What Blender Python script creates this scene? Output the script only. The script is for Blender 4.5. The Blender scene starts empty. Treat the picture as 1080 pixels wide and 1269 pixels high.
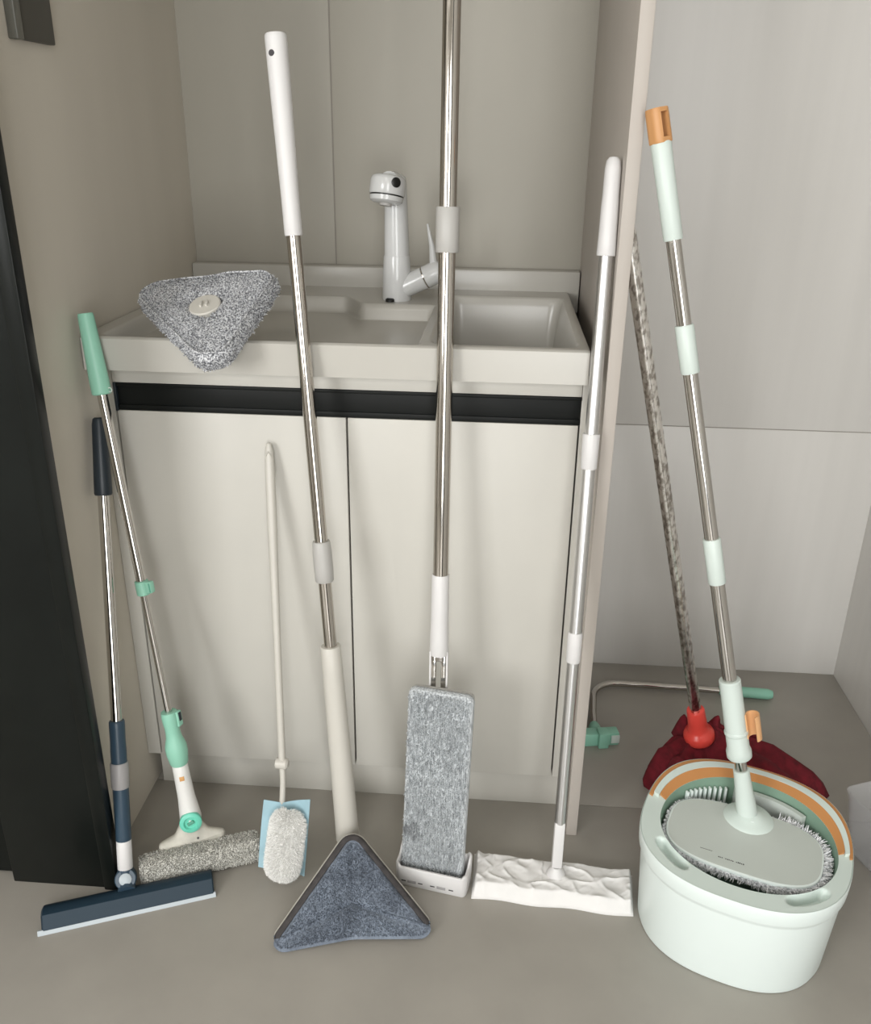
import bpy, bmesh, math, random
from mathutils import Vector as V, Matrix, noise
random.seed(7)
sc = bpy.context.scene
col = sc.collection
PI = math.pi

# ------------------------------------------------------------------ camera, world, lights, exposure
cam = bpy.data.cameras.new('camera'); cam_o = bpy.data.objects.new('camera', cam); col.objects.link(cam_o)
YAW, PIT, ROL = .0686, .401, .0141
fw = V((-math.sin(YAW)*math.cos(PIT), math.cos(YAW)*math.cos(PIT), -math.sin(PIT)))
rt = V((math.cos(YAW), math.sin(YAW), 0)); up = rt.cross(fw)
r2 = rt*math.cos(ROL) + up*math.sin(ROL); u2 = -rt*math.sin(ROL) + up*math.cos(ROL)
cam_o.matrix_world = Matrix(((r2.x, u2.x, -fw.x, .6319), (r2.y, u2.y, -fw.y, -1.3335), (r2.z, u2.z, -fw.z, 1.1676), (0, 0, 0, 1)))
cam.sensor_fit = 'HORIZONTAL'; cam.sensor_width = 36; cam.lens = 36*1101.9/1080
cam.clip_start = .02
sc.camera = cam_o

w = bpy.data.worlds.new('world'); sc.world = w; w.use_nodes = True
w.node_tree.nodes['Background'].inputs[0].default_value = (.86, .93, 1, 1)
w.node_tree.nodes['Background'].inputs[1].default_value = 1.0

def area(name, loc, rot, sx, sy, power, colr):
    l = bpy.data.lights.new(name, 'AREA'); l.shape = 'RECTANGLE'; l.size = sx; l.size_y = sy
    l.energy = power; l.color = colr
    o = bpy.data.objects.new(name, l); col.objects.link(o); o.location = loc; o.rotation_euler = rot
    return o
# daylight entering through the window in the wall behind the camera
area('window_daylight', (-1.22, -3.12, 1.5), (math.radians(90), 0, math.radians(-20)), 1.0, 1.3, 60, (1, .995, .98))
area('added_fill_light', (.95, -3.12, 1.15), (math.radians(90), 0, 0), .8, 2.0, 44, (1, .995, .98))  # added fill light on the right, no known source behind it
area('ceiling_lamp_glow', (.2, -1.7, 2.42), (0, 0, 0), .5, .5, 5, (1, .97, .92))

sc.view_settings.view_transform = 'Standard'; sc.view_settings.look = 'None'
sc.view_settings.gamma = 1; sc.view_settings.use_curve_mapping = False
sc.view_settings.exposure = 0.0

# ------------------------------------------------------------------ materials
def srgb(r, g, b):
    f = lambda c: ((c/255+.055)/1.055)**2.4 if c/255 > .04045 else c/255/12.92
    return (f(r), f(g), f(b), 1)
MAT = {}
def mat(name, c, rough=.5, metal=0., spec=.5, alpha=1, trans=0.):
    m = bpy.data.materials.new(name); m.use_nodes = True
    b = m.node_tree.nodes['Principled BSDF']
    b.inputs['Base Color'].default_value = c; b.inputs['Roughness'].default_value = rough
    b.inputs['Metallic'].default_value = metal; b.inputs['Specular IOR Level'].default_value = spec
    b.inputs['Alpha'].default_value = alpha; b.inputs['Transmission Weight'].default_value = trans
    MAT[name] = m; return m
def tex(m, scale, c1, c2, p1=.35, p2=.65, detail=3, bump=0., bdist=.001, stretch=(1, 1, 1), kind='noise', bscale=None):
    nt = m.node_tree; N = nt.nodes; L = nt.links; b = N['Principled BSDF']
    tc = N.new('ShaderNodeTexCoord'); mp = N.new('ShaderNodeMapping'); mp.inputs['Scale'].default_value = stretch
    L.new(tc.outputs['Object'], mp.inputs['Vector'])
    n = N.new('ShaderNodeTexNoise'); n.inputs['Scale'].default_value = scale; n.inputs['Detail'].default_value = detail
    L.new(mp.outputs[0], n.inputs['Vector'])
    r = N.new('ShaderNodeValToRGB'); r.color_ramp.elements[0].position = p1; r.color_ramp.elements[1].position = p2
    r.color_ramp.elements[0].color = c1; r.color_ramp.elements[1].color = c2
    L.new(n.outputs['Fac'], r.inputs['Fac']); L.new(r.outputs['Color'], b.inputs['Base Color'])
    if bump:
        bn = N.new('ShaderNodeBump'); bn.inputs['Strength'].default_value = bump; bn.inputs['Distance'].default_value = bdist
        src = n
        if bscale:
            src = N.new('ShaderNodeTexNoise'); src.inputs['Scale'].default_value = bscale; src.inputs['Detail'].default_value = 2
            L.new(mp.outputs[0], src.inputs['Vector'])
        L.new(src.outputs['Fac'], bn.inputs['Height']); L.new(bn.outputs[0], b.inputs['Normal'])
    return m
def mul(c, k): return (c[0]*k, c[1]*k, c[2]*k, 1)
def near(m, scale, k=.05, **kw):
    c = m.node_tree.nodes['Principled BSDF'].inputs['Base Color'].default_value[:]
    return tex(m, scale, mul(c, 1-k), mul(c, 1+k), .3, .7, **kw)

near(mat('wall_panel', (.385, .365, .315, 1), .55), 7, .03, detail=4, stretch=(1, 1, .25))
near(mat('wall_panel_side_lightened', (.60, .56, .485, 1), .55), 7, .03, detail=4, stretch=(1, 1, .25))  # left wall colour lightened to stand in for light it doesn't receive
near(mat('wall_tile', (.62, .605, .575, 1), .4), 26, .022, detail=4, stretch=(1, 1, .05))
near(mat('partition', (.44, .40, .36, 1), .5), 5, .03)
near(mat('room_paint', (.62, .60, .565, 1), .8), 3, .03)
near(mat('floor_tile', (.345, .324, .288, 1), .38), 9, .05, detail=6, bump=.05, bdist=.001)
mat('grout', (.30, .28, .25, 1), .9)
near(mat('cabinet', (.54, .525, .48, 1), .42), 6, .02)
near(mat('toekick', (.52, .505, .46, 1), .5), 6, .02)
mat('black_rail', (.006, .007, .0065, 1), .5, spec=.2)
near(mat('black_door', (.006, .0075, .0065, 1), .33, spec=.2), 12, .15)
mat('dark_gap', (.02, .018, .015, 1), .9)
mat('counter', (.475, .46, .42, 1), .25)
mat('ceramic', (.60, .605, .60, 1), .18)
mat('grey_bracket', (.055, .052, .042, 1), .4)
mat('grey_bracket_edge', (.12, .118, .10, 1), .35)
mat('chrome', (.60, .58, .55, 1), .07, 1.)
mat('steel', (.55, .52, .48, 1), .09, 1.)
mat('alu', (.72, .72, .72, 1), .32, 1.)
mat('white_plastic', (.74, .735, .71, 1), .35)
mat('cool_white', (.665, .655, .65, 1), .4)
mat('grey_plastic', (.43, .42, .40, 1), .42)
mat('mid_grey_plastic', (.33, .32, .32, 1), .42)
mat('ivory', (.56, .54, .49, 1), .4)
mat('mint', (.66, .755, .71, 1), .35)
mat('mint_white', (.76, .84, .815, 1), .35)
mat('mint_mop', (.60, .675, .635, 1), .38)
mat('mint_deep', (.20, .31, .235, 1), .5)
mat('mint_plate', (.56, .61, .57, 1), .3)
mat('orange', (.55, .25, .085, 1), .45)
mat('orange_light', (.72, .40, .19, 1), .4)
mat('orange_cap', (.56, .285, .115, 1), .45)
mat('teal', (.27, .56, .43, 1), .42)
mat('teal_dark', (.10, .34, .24, 1), .45)
mat('teal_bright', (.15, .60, .45, 1), .35)
mat('navy', (.030, .058, .088, 1), .38)
mat('navy_head', (.014, .032, .050, 1), .5, spec=.3)
mat('navy_dark', (.012, .020, .028, 1), .42)
mat('pale_blue_grey', (.42, .47, .50, 1), .4)
mat('red_plastic', (.85, .085, .065, 1), .3)
near(mat('red_cloth', (.145, .006, .014, 1), .9), 60, .35, bump=.5, bdist=.004)
mat('black_plastic', (.006, .006, .006, 1), .35)
mat('ink', (.05, .045, .05, 1), .6)
mat('sticker', (.62, .33, .12, 1), .5)
mat('dirty_white', (.50, .48, .42, 1), .5)
near(MAT['dirty_white'], 30, .22, detail=5)
mat('mould', (.35, .28, .05, 1), .7)
near(mat('cloth_white', (.76, .75, .735, 1), .85), 40, .02, bump=.35, bdist=.002)
near(mat('blue_cloth', (.33, .50, .57, 1), .85), 25, .10, bump=.3, bdist=.002)
mat('fluff', (.92, .915, .89, 1), .95)
tex(mat('grey_chenille', (.3, .3, .3, 1), .95), 420, (.16, .165, .18, 1), (.66, .67, .69, 1), .40, .58, detail=1, bump=.9, bdist=.002)
tex(mat('grey_pad', (.3, .3, .3, 1), .95), 420, (.31, .33, .345, 1), (.58, .61, .63, 1), .34, .60, detail=2, bump=.9, bdist=.002, stretch=(1, 1, .13))
tex(mat('roller_grey', (.3, .3, .3, 1), .95), 480, (.25, .245, .22, 1), (.66, .65, .60, 1), .40, .58, detail=1, bump=.9, bdist=.002)
tex(mat('blue_grey_pile', (.3, .3, .3, 1), .95), 20, (.11, .13, .165, 1), (.20, .235, .29, 1), .28, .60, detail=6, bump=.7, bdist=.003, bscale=260)
near(mat('charcoal_trim', (.055, .05, .05, 1), .9), 90, .25, bump=.5, bdist=.002)
tex(mat('fringe', (.5, .5, .5, 1), .9), 300, (.42, .44, .46, 1), (.92, .93, .95, 1), .36, .50, detail=1)
m = mat('clear_plastic', (.66, .67, .68, 1), .25, alpha=.30)
# worn chrome of the red mop's pole: scratched twist pattern
tex(mat('scratched_chrome', (.5, .48, .45, 1), .22, 1.), 150, (.42, .39, .36, 1), (.95, .93, .90, 1), .40, .55, detail=3, bump=.12, bdist=.002, stretch=(1, 1, .5))

# ------------------------------------------------------------------ mesh helpers
class MB:
    def __init__(s): s.v = []; s.f = []
    def loft(s, loops, cap0=True, cap1=True, closed=True):
        base = len(s.v); n = len(loops[0])
        for lp in loops: s.v += [V(p) for p in lp]
        for i in range(len(loops)-1):
            for j in range(n if closed else n-1):
                k = (j+1) % n
                s.f.append((base+i*n+j, base+i*n+k, base+(i+1)*n+k, base+(i+1)*n+j))
        if cap0: s.f.append(tuple(base+j for j in reversed(range(n))))
        if cap1: s.f.append(tuple(base+(len(loops)-1)*n+j for j in range(n)))
        return s
    def lathe(s, A, d, prof, n=24, cap0=True, cap1=True):
        A = V(A); d = V(d).normalized(); e = d.orthogonal().normalized(); g = d.cross(e)
        s.loft([[A+d*t+(e*math.cos(2*PI*k/n)+g*math.sin(2*PI*k/n))*r for k in range(n)] for t, r in prof], cap0, cap1)
        return s
    def rod(s, A, d, t0, t1, r0, r1=None, bev=.0008, n=24):
        r1 = r0 if r1 is None else r1
        return s.lathe(A, d, [(t0, r0-bev), (t0+bev, r0), (t1-bev, r1), (t1, r1-bev)], n)
    def tube(s, pts, rad, n=14, cap=True):
        pts = [V(p) for p in pts]; rads = rad if isinstance(rad, (list, tuple)) else [rad]*len(pts)
        loops = []; e = None
        for i, p in enumerate(pts):
            d = (pts[min(i+1, len(pts)-1)] - pts[max(i-1, 0)]).normalized()
            e = d.orthogonal().normalized() if e is None else (e - d*e.dot(d)).normalized()
            g = d.cross(e)
            loops.append([p+(e*math.cos(2*PI*k/n)+g*math.sin(2*PI*k/n))*rads[i] for k in range(n)])
        return s.loft(loops, cap, cap)
    def box(s, lo, hi, bev=0., fr=None, seg=2):
        bm = bmesh.new(); bmesh.ops.create_cube(bm, size=1)
        lo = V(lo); hi = V(hi)
        for v in bm.verts: v.co = V(((lo[i]+hi[i])/2 + v.co[i]*(hi[i]-lo[i])) for i in range(3))
        if bev: bmesh.ops.bevel(bm, geom=bm.edges[:], offset=bev, segments=seg, profile=.5, affect='EDGES')
        base = len(s.v); bm.verts.index_update()
        for v in bm.verts: s.v.append(fr(v.co) if fr else v.co.copy())
        for f in bm.faces: s.f.append(tuple(base+v.index for v in f.verts))
        bm.free(); return s
    def grid(s, fn, nu, nv):
        base = len(s.v)
        for j in range(nv+1):
            for i in range(nu+1): s.v.append(V(fn(i/nu, j/nv)))
        for j in range(nv):
            for i in range(nu):
                a = base+j*(nu+1)+i; s.f.append((a, a+1, a+nu+2, a+nu+1))
        return s
    def tufts(s, pts, ln, wd, jit=.5):
        for p, nrm in pts:
            d = (nrm + V((random.uniform(-1, 1), random.uniform(-1, 1), random.uniform(-1, 1)))*jit).normalized()
            e = d.orthogonal().normalized(); g = d.cross(e); a = random.uniform(0, PI)
            e2 = e*math.cos(a)+g*math.sin(a); g2 = d.cross(e2)
            L = ln*random.uniform(.6, 1.25); b = len(s.v)
            s.v += [p+e2*wd, p-e2*wd*.5+g2*wd*.87, p-e2*wd*.5-g2*wd*.87, p+d*L+e2*wd*.4, p+d*L-e2*wd*.4]
            s.f += [(b, b+1, b+4, b+3), (b+1, b+2, b+4), (b+2, b, b+3, b+4)]
        return s
    def build(s, name, m, parent=None, ang=38):
        me = bpy.data.meshes.new(name)
        off = V(parent_world(parent)) if parent else V((0, 0, 0))
        me.from_pydata([tuple(p-off) for p in s.v], [], s.f); me.materials.append(MAT[m])
        bm = bmesh.new(); bm.from_mesh(me); bmesh.ops.recalc_face_normals(bm, faces=bm.faces[:]); bm.to_mesh(me); bm.free()
        me.shade_smooth(); me.set_sharp_from_angle(angle=math.radians(ang))
        o = bpy.data.objects.new(name, me); col.objects.link(o)
        if parent: o.parent = parent
        return o
def parent_world(p):
    t = V((0, 0, 0))
    while p: t += p.location; p = p.parent
    return t
def thing(name, label, cat, loc, group=None):
    o = bpy.data.objects.new(name, None); col.objects.link(o); o.location = loc; o.empty_display_size = .03
    o['label'] = label; o['category'] = cat
    if group: o['group'] = group
    return o
def struct(o): o['kind'] = 'structure'; return o
def stuff(o): o['kind'] = 'stuff'; return o
def B(lo, hi, bev=0., fr=None): return MB().box(lo, hi, bev, fr)
def frame(O, X, Y, Z):
    O, X, Y, Z = V(O), V(X), V(Y), V(Z)
    return lambda p: O + X*p[0] + Y*p[1] + Z*p[2]
def rpoly(corners, rad, seg=7):
    """rounded polygon outline (2D), corners counter-clockwise; rad may be per corner"""
    out = []; n = len(corners)
    for i in range(n):
        p = V(corners[i]); a = (V(corners[i-1])-p).normalized(); b = (V(corners[(i+1) % n])-p).normalized()
        r = rad[i] if isinstance(rad, (list, tuple)) else rad
        h = math.acos(max(-1, min(1, a.dot(b))))/2
        c = p + (a+b).normalized()*(r/math.sin(h)); t0 = p + a*(r/math.tan(h)); t1 = p + b*(r/math.tan(h))
        a0 = math.atan2(t0.y-c.y, t0.x-c.x); a1 = math.atan2(t1.y-c.y, t1.x-c.x)
        da = (a1-a0+PI) % (2*PI) - PI
        for k in range(seg+1): out.append(V((c.x+r*math.cos(a0+da*k/seg), c.y+r*math.sin(a0+da*k/seg))))
    return out
def resample(pl, n):
    m = len(pl); L = [0]
    for i in range(m): L.append(L[-1]+(V(pl[(i+1) % m])-V(pl[i])).length)
    out = []
    for k in range(n):
        t = L[-1]*k/n; i = max(j for j in range(m) if L[j] <= t+1e-12)
        s = (t-L[i])/max(1e-9, L[i+1]-L[i]); out.append(V(pl[i]).lerp(V(pl[(i+1) % m]), s))
    return out
def inset(pl, d):
    """move an outline inwards by d along its normals (counter-clockwise outline)"""
    n = len(pl); out = []
    for i in range(n):
        t = (V(pl[(i+1) % n])-V(pl[i-1])).normalized(); out.append(V(pl[i])+V((-t.y, t.x))*d)
    return out
def sq(a, b, n, N=96, c=(0, 0)):
    o = []
    for k in range(N):
        t = 2*PI*k/N; ct, st = math.cos(t), math.sin(t)
        o.append(V((c[0]+a*math.copysign(abs(ct)**(2/n), ct), c[1]+b*math.copysign(abs(st)**(2/n), st))))
    return o
def L3(pl, fr, z): return [fr((p[0], p[1], z)) for p in pl]
def smooth(a, b, x): t = max(0, min(1, (x-a)/(b-a))); return t*t*(3-2*t)
def nz(p, s): return noise.noise(V(p)*s)

# ------------------------------------------------------------------ the room
D, XP, XP2, XR = .527, .79, .809, 1.4575
fl = bpy.data.objects.new('floor', None); col.objects.link(fl); struct(fl)
for ix, (x0, x1) in enumerate(((-1.9, -.42), (-.42, 1.4575))):
    for iy, (y0, y1) in enumerate(((.0225, .527), (-.78, .0225), (-1.58, -.78), (-2.38, -1.58), (-3.2, -2.38))):
        B((x0+.001, y0+.001, -.02), (x1-.001, y1-.001, 0), .0007).build('floor_tile', 'floor_tile', fl)
B((-1.96, -3.26, -.08), (XR+.06, .58, -.0016)).build('grout_bed', 'grout', fl)

wb = bpy.data.objects.new('wall_back', None); col.objects.link(wb); struct(wb)
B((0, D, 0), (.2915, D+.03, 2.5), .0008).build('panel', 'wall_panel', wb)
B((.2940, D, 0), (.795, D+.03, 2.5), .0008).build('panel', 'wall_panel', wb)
B((.795, D, -.01), (XR+.05, D+.03, .5985), .0008).build('tile', 'wall_tile', wb)
B((.795, D, .6005), (XR+.05, D+.03, 2.5), .0008).build('tile', 'wall_tile', wb)
B((-.1, D+.0015, 0), (XR, D+.05, 2.5)).build('backing', 'grout', wb)
struct(B((-.05, -.232, 0), (0, D+.03, 2.5)).build('wall_left', 'wall_panel_side_lightened'))
struct(B((XP, -.06, 0), (XP2, D, 2.5), .001).build('wall_partition', 'partition'))
struct(B((XR, -3.2, -.01), (XR+.06, D+.05, 2.5)).build('wall_right', 'wall_tile'))
struct(B((-1.96, -3.2, 0), (-1.9, -.1, 2.5)).build('wall_far_left', 'room_paint'))
struct(B((-1.9, -.19, 0), (-.05, -.13, 2.5)).build('wall_side', 'room_paint'))
struct(B((-1.96, -3.26, 2.5), (XR+.06, D+.05, 2.56)).build('ceiling', 'room_paint'))
# wall behind the camera with its window and an opening for the added fill
wf = MB()
for lo, hi in (((-1.96, 0), (-1.88, 2.5)), ((-1.88, 0), (-.72, .8)), ((-1.88, 2.2), (-.72, 2.5)), ((-.72, 0), (.5, 2.5)), ((.5, 2.2), (1.4, 2.5)), ((1.4, 0), (XR+.06, 2.5))):
    wf.box((lo[0], -3.26, lo[1]), (hi[0], -3.2, hi[1]))
struct(wf.build('wall_front', 'room_paint'))
wn = MB()
for lo, hi in (((-1.88, .8), (-1.84, 2.2)), ((-.76, .8), (-.72, 2.2)), ((-1.84, .8), (-.76, .84)), ((-1.84, 2.16), (-.76, 2.2))):
    wn.box((lo[0], -3.25, lo[1]), (hi[0], -3.19, hi[1]), .004)
struct(wn.build('window_1', 'white_plastic'))
# unseen block added above the alcove to shade the counter
struct(B((.001, -.02, 1.68), (XP-.001, D, 2.5), .001).build('added_shade_block', 'wall_panel'))
d2 = bpy.data.objects.new('added_reflection_panel', None); col.objects.link(d2); struct(d2); d2.location = (1.44, -1.95, 0)  # unseen black door form added so the chrome reflects dark stripes
B((1.425, -2.45, 0), (1.4575, -1.45, 2.15), .002).build('casing', 'black_door', d2)
B((1.415, -2.38, .006), (1.43, -1.52, 2.08), .002).build('leaf', 'black_door', d2)

# black door on the left: casing, raised edge strip and the leaf beyond
dr = bpy.data.objects.new('door_1', None); col.objects.link(dr); struct(dr); dr.location = (-.05, -.24, 0)
B((-.146, -.251, 0), (.034, -.2325, 2.3), .0015).build('casing', 'black_door', dr)
B((.0125, -.256, 0), (.036, -.2325, 2.3), .002).build('edge_strip', 'black_door', dr)
B((-.95, -.236, .006), (-.148, -.20, 2.25), .0015).build('leaf', 'black_door', dr)

# dark grey bracket on the left wall, top left corner of the view
br = thing('wall_bracket', 'dark grey metal bracket fixed high on the left wall', 'bracket', (.0, -.06, 1.272))
B((.0, -.091, 1.2735), (.010, -.004, 1.52), .002).build('plate', 'grey_bracket', br)
B((.0, -.113, 1.2725), (.013, -.0955, 1.52), .0015).build('side_rail', 'grey_bracket_edge', br)
B((.0, -.0955, 1.276), (.004, -.091, 1.52)).build('gap_strip', 'black_plastic', br)

# ------------------------------------------------------------------ vanity cabinet
cb = thing('vanity_cabinet', 'off-white two-door vanity cabinet with black handle rail under the sink', 'cabinet', (.39, .25, 0))
c = MB(); c.box((.016, .036, .0), (.032, .50, .80)); c.box((.76, .036, 0), (.776, .50, .80)); c.box((.032, .036, .08), (.76, .50, .095)); c.box((.032, .49, .095), (.76, .50, .80))
c.build('carcass', 'cabinet', cb)
B((.0272, 0, .0806), (.3962, .019, .7555), .0008).build('door', 'cabinet', cb)
B((.3992, 0, .0806), (.7600, .019, .7555), .0008).build('door', 'cabinet', cb)
B((.0005, -.0008, .0806), (.0247, .018, .83), .0008).build('filler_strip', 'cabinet', cb)
B((.7628, 0, .0806), (.7890, .019, .83), .0008).build('filler_strip', 'cabinet', cb)
B((.0145, .0195, 0), (.789, .034, .0792), .0008).build('toe_kick', 'toekick', cb)
B((.0255, -.001, .8015), (.7622, .02, .83), .0008).build('top_fascia', 'cabinet', cb)
rl = MB(); rl.box((.0300, .003, .7560), (.7622, .018, .8010), .001); rl.box((.0300, -.0025, .7960), (.7622, .006, .8010), .0008); rl.box((.0300, .0005, .7560), (.7622, .006, .7650), .0008)
rlo = rl.build('handle_rail', 'black_rail', cb)
B((.0258, -.003, .755), (.0302, .018, .8012), .0008).build('end_cap', 'navy_dark', rlo)

# ------------------------------------------------------------------ sink counter (one moulded top)
ct = thing('sink_counter', 'white moulded countertop with basin set on the cabinet', 'sink', (.38, .24, .83))
ZC = .8815
def ctz(x, y):
    def rec(x0, x1, y0, y1, e, dep):
        return -dep*smooth(x0, x0+e, x)*smooth(x1, x1-e, x)*smooth(y0, y0+e, y)*smooth(y1, y1-e, y)
    yb = .37 - .065*smooth(.335, .385, x)
    a = rec(.03, .515, -.028, yb, .014, .028)
    b = rec(.530, .752, -.024, .415, .03, .17)*smooth(-.034, .050, y)
    return ZC + min(a, b)
NX, NY = 200, 150
cm = MB(); xs0, xs1, ys0, ys1 = .002, .7656, -.04, .49
def ctf(u, v):
    x = xs0+(xs1-xs0)*u; y = ys0+(ys1-ys0)*v; z = ctz(x, y)
    e = min(x-xs0+.05, y-ys0, xs1-x+.002); z -= .003*(1-smooth(0, .004, e))
    return (x, y, z)
cm.grid(ctf, NX, NY)
cm.loft([[ctf(i/60, 0) for i in range(61)], [(xs0+(xs1-xs0)*i/60, ys0, .8305) for i in range(61)], [(xs0+(xs1-xs0)*i/60, .0, .8305) for i in range(61)]], False, False, False)
cm.loft([[ctf(1, j/60) for j in range(61)], [(xs1, ys0+(ys1-ys0)*j/60, .8305) for j in range(61)]], False, False, False)
cm.build('basin_top', 'counter', ct, 50)
B((.001, .490, .84), (.7885, .5265, .9215), .004).build('backsplash', 'counter', ct)
d_ = MB(); d_.lathe((.64, .20, ZC-.1715), (0, 0, 1), [(0, .026), (.003, .026), (.004, .02), (.0035, .001)], 24); d_.build('drain', 'chrome', ct)

# ------------------------------------------------------------------ faucet
fa = thing('faucet', 'white single-lever faucet with pull-out spray head behind the sink', 'faucet', (.4375, .355, ZC))
fz = ZC
MB().lathe((.4375, .355, fz-.001), (0, 0, 1), [(0, .0265), (.004, .0275), (.05, .0262), (.078, .0245), (.082, .0235)], 32).build('base', 'ceramic', fa)
MB().lathe((.4375, .355, fz+.081), (-.012, -.01, 1), [(0, .0232), (.03, .0225), (.10, .0205), (.122, .020), (.134, .018), (.140, .012), (.142, .002)], 32).build('column', 'ceramic', fa)
hd = V((.10, .20, 1)).normalized()
hA = V((.4245, .305, fz+.176))
MB().tube([(.4355, .353, fz+.205), (.433, .342, fz+.208), (.4285, .322, fz+.207)], [.018, .018, .02], 20).build('neck', 'ceramic', fa)
h1 = MB().lathe(hA, hd, [(.012, .0300), (.014, .0315), (.036, .0312), (.041, .0295), (.044, .025), (.045, .002)], 36).build('spray_head', 'ceramic', fa)
MB().lathe(hA, hd, [(.0095, .0300), (.0120, .0300)], 36).build('black_band', 'black_plastic', h1)
MB().lathe(hA, hd, [(-.002, .012), (-.001, .024), (.002, .0285), (.0095, .0300)], 36).build('aerator_ring', 'ceramic', h1)
MB().lathe(hA, hd, [(-.006, .010), (-.002, .0115)], 24).build('nozzle', 'grey_plastic', h1)
bd = V((.55, -.82, .12)).normalized(); bA = hA+hd*.031+bd*.0292
MB().lathe(bA, bd, [(0, .0085), (.003, .0085), (.004, .007)], 20).build('button', 'black_plastic', h1)
ld = V((.88, -.05, .42)).normalized(); lA = V((.4475, .352, fz+.022))
MB().lathe(lA, ld, [(0, .020), (.046, .0205), (.047, .0195)], 28).build('valve_arm', 'ceramic', fa)
MB().lathe(lA, ld, [(.047, .0205), (.0495, .0205)], 28).build('chrome_ring', 'chrome', fa)
MB().lathe(lA, ld, [(.0495, .0205), (.075, .0205), (.082, .017), (.084, .005)], 28).build('lever_hub', 'ceramic', fa)
lv = MB(); q = lA+ld*.066
lv.tube([q+V((0, 0, .01)), q+V((-.004, -.004, .05)), q+V((-.012, -.008, .088))], [.008, .005, .0018], 12); lv.build('lever', 'ceramic', fa)
MB().lathe((.4275, .3285, fz+.0005), (0, 0, 1), [(0, .0085), (.004, .0085), (.006, .006)], 20).build('plug', 'black_plastic', fa)

# ------------------------------------------------------------------ spare triangular mop pad lying over the counter's front edge
def tri_frame(Lc, Rc, T):
    Lc, Rc, T = V(Lc), V(Rc), V(T); X = (Rc-Lc).normalized(); N = (Rc-Lc).cross(T-Lc).normalized()
    Yv = N.cross(X); O = (Lc+Rc+T)/3
    loc = lambda P: V(((V(P)-O).dot(X), (V(P)-O).dot(Yv)))
    return O, X, Yv, N, [loc(Lc), loc(Rc), loc(T)]
Lc, Rc, Tc = V((.0505, .052, .942)), V((.2870, .048, .972)), V((.2330, -.142, .868))
O, X, Yv, N, cs = tri_frame(Lc, Rc, Tc)
if N.z < 0: N = -N; Yv = -Yv; cs = [V((p.x, -p.y)) for p in cs]
def area2(pl): return sum(pl[i-1].x*pl[i].y-pl[i].x*pl[i-1].y for i in range(len(pl)))
if area2(cs) < 0: cs = cs[::-1]
big = [p*1.10 for p in cs]
ol = resample(rpoly(big, .030), 120)
fr = frame(O, X, Yv, N)
sp = thing('mop_pad', 'grey chenille triangular mop pad draped over the counter front edge', 'mop pad', (O.x, O.y, .8815))
sec = [(.985, -.026), (1.0, -.020), (1.005, -.012), (.99, -.005), (.95, .0), (.80, .0015), (.55, .002), (.30, .001), (.245, -.003)]
loops = [[fr((p.x*s, p.y*s, z + .0035*smooth(.3, .6, s)*nz((p.x*s, p.y*s, 3), 22))) for p in ol] for s, z in sec]
pm = MB(); pm.loft(loops, True, False)
circ = [V((math.cos(math.atan2(p.y, p.x)), math.sin(math.atan2(p.y, p.x)))) for p in ol]
pm.loft([[fr((p.x*.245, p.y*.245, -.003)) for p in ol], [fr((c.x*.030, c.y*.030, -.004)) for c in circ], [fr((c.x*.0255, c.y*.0255, -.009)) for c in circ]], False, True)
po = pm.build('pad', 'grey_chenille', sp, 60)
pts = []
for i in range(7000):
    k = random.randrange(120); s = math.sqrt(random.uniform(.06, 1)); p = ol[k].lerp(ol[(k+1) % 120], random.random())*s
    if p.length < .029: continue
    z = -.0005 if s < .95 else -.002-(s-.95)*.2
    nn = N if s < .93 else (N + (X*p.x+Yv*p.y).normalized()*1.2).normalized()
    pts.append((fr((p.x, p.y, z+.0035*smooth(.3, .6, s)*nz((p.x, p.y, 3), 22))), nn))
for i in range(1500):
    k = random.randrange(120); p = ol[k].lerp(ol[(k+1) % 120], random.random())
    pts.append((fr((p.x, p.y, random.uniform(-.024, -.006))), (X*p.x+Yv*p.y).normalized()))
stuff(MB().tufts(pts, .0042, .0011, .7).build('pile', 'grey_chenille', sp, 20))
# seam piping along the edge and the socket in the middle
MB().tube([fr((p.x*.955, p.y*.955, .0022+.0035*nz((p.x*.955, p.y*.955, 3), 22))) for p in ol+[ol[0]]], .0016, 8).build('edge_seam', 'grey_chenille', sp)
so = MB().lathe(fr((0, 0, -.0055)), N, [(0, .0245), (.007, .0245), (.0085, .0230), (.0085, .002)], 32).build('socket', 'ivory', sp)
for dx in (-.0045, .0045): MB().box((dx-.0018, -.007, .0070-.0055), (dx+.0018, .005, .0125-.0055), .0008, fr).build('socket_tab', 'ivory', so)
MB().lathe((O.x+.008, O.y+.03, .854), (0, 0, 1), [(0, .03), (.02, .03), (.045, .018)], 20).build('joint', 'dirty_white', sp)

# ------------------------------------------------------------------ white triangular mop leaning on the counter
def pole(A, d): return V(A), V(d).normalized()
A, d = pole((.4090, -.165, .0655), (-.0753, .1312, .9885))
tm = thing('triangle_mop', 'white mop with blue-grey triangular head and long steel pole', 'mop', (.44, -.28, 0))
MB().rod(A, d, .345, .985, .0103).build('pole', 'steel', tm)
MB().lathe(A, d, [(-.012, .0165), (-.005, .0200), (.13, .0186), (.30, .0168), (.3485, .0163), (.350, .0155)], 28).build('lower_sleeve', 'ivory', tm)
MB().lathe(A, d, [(.4595, .0135), (.461, .0145), (.480, .0152), (.51, .0150), (.524, .0138), (.5255, .013)], 28).build('collar', 'grey_plastic', tm)
g = MB().lathe(A, d, [(.979, .0120), (.981, .0128), (1.03, .0128), (1.08, .0135), (1.18, .0148), (1.23, .0152), (1.2365, .0150), (1.2385, .0140)], 28).build('grip', 'cool_white', tm)
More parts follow.
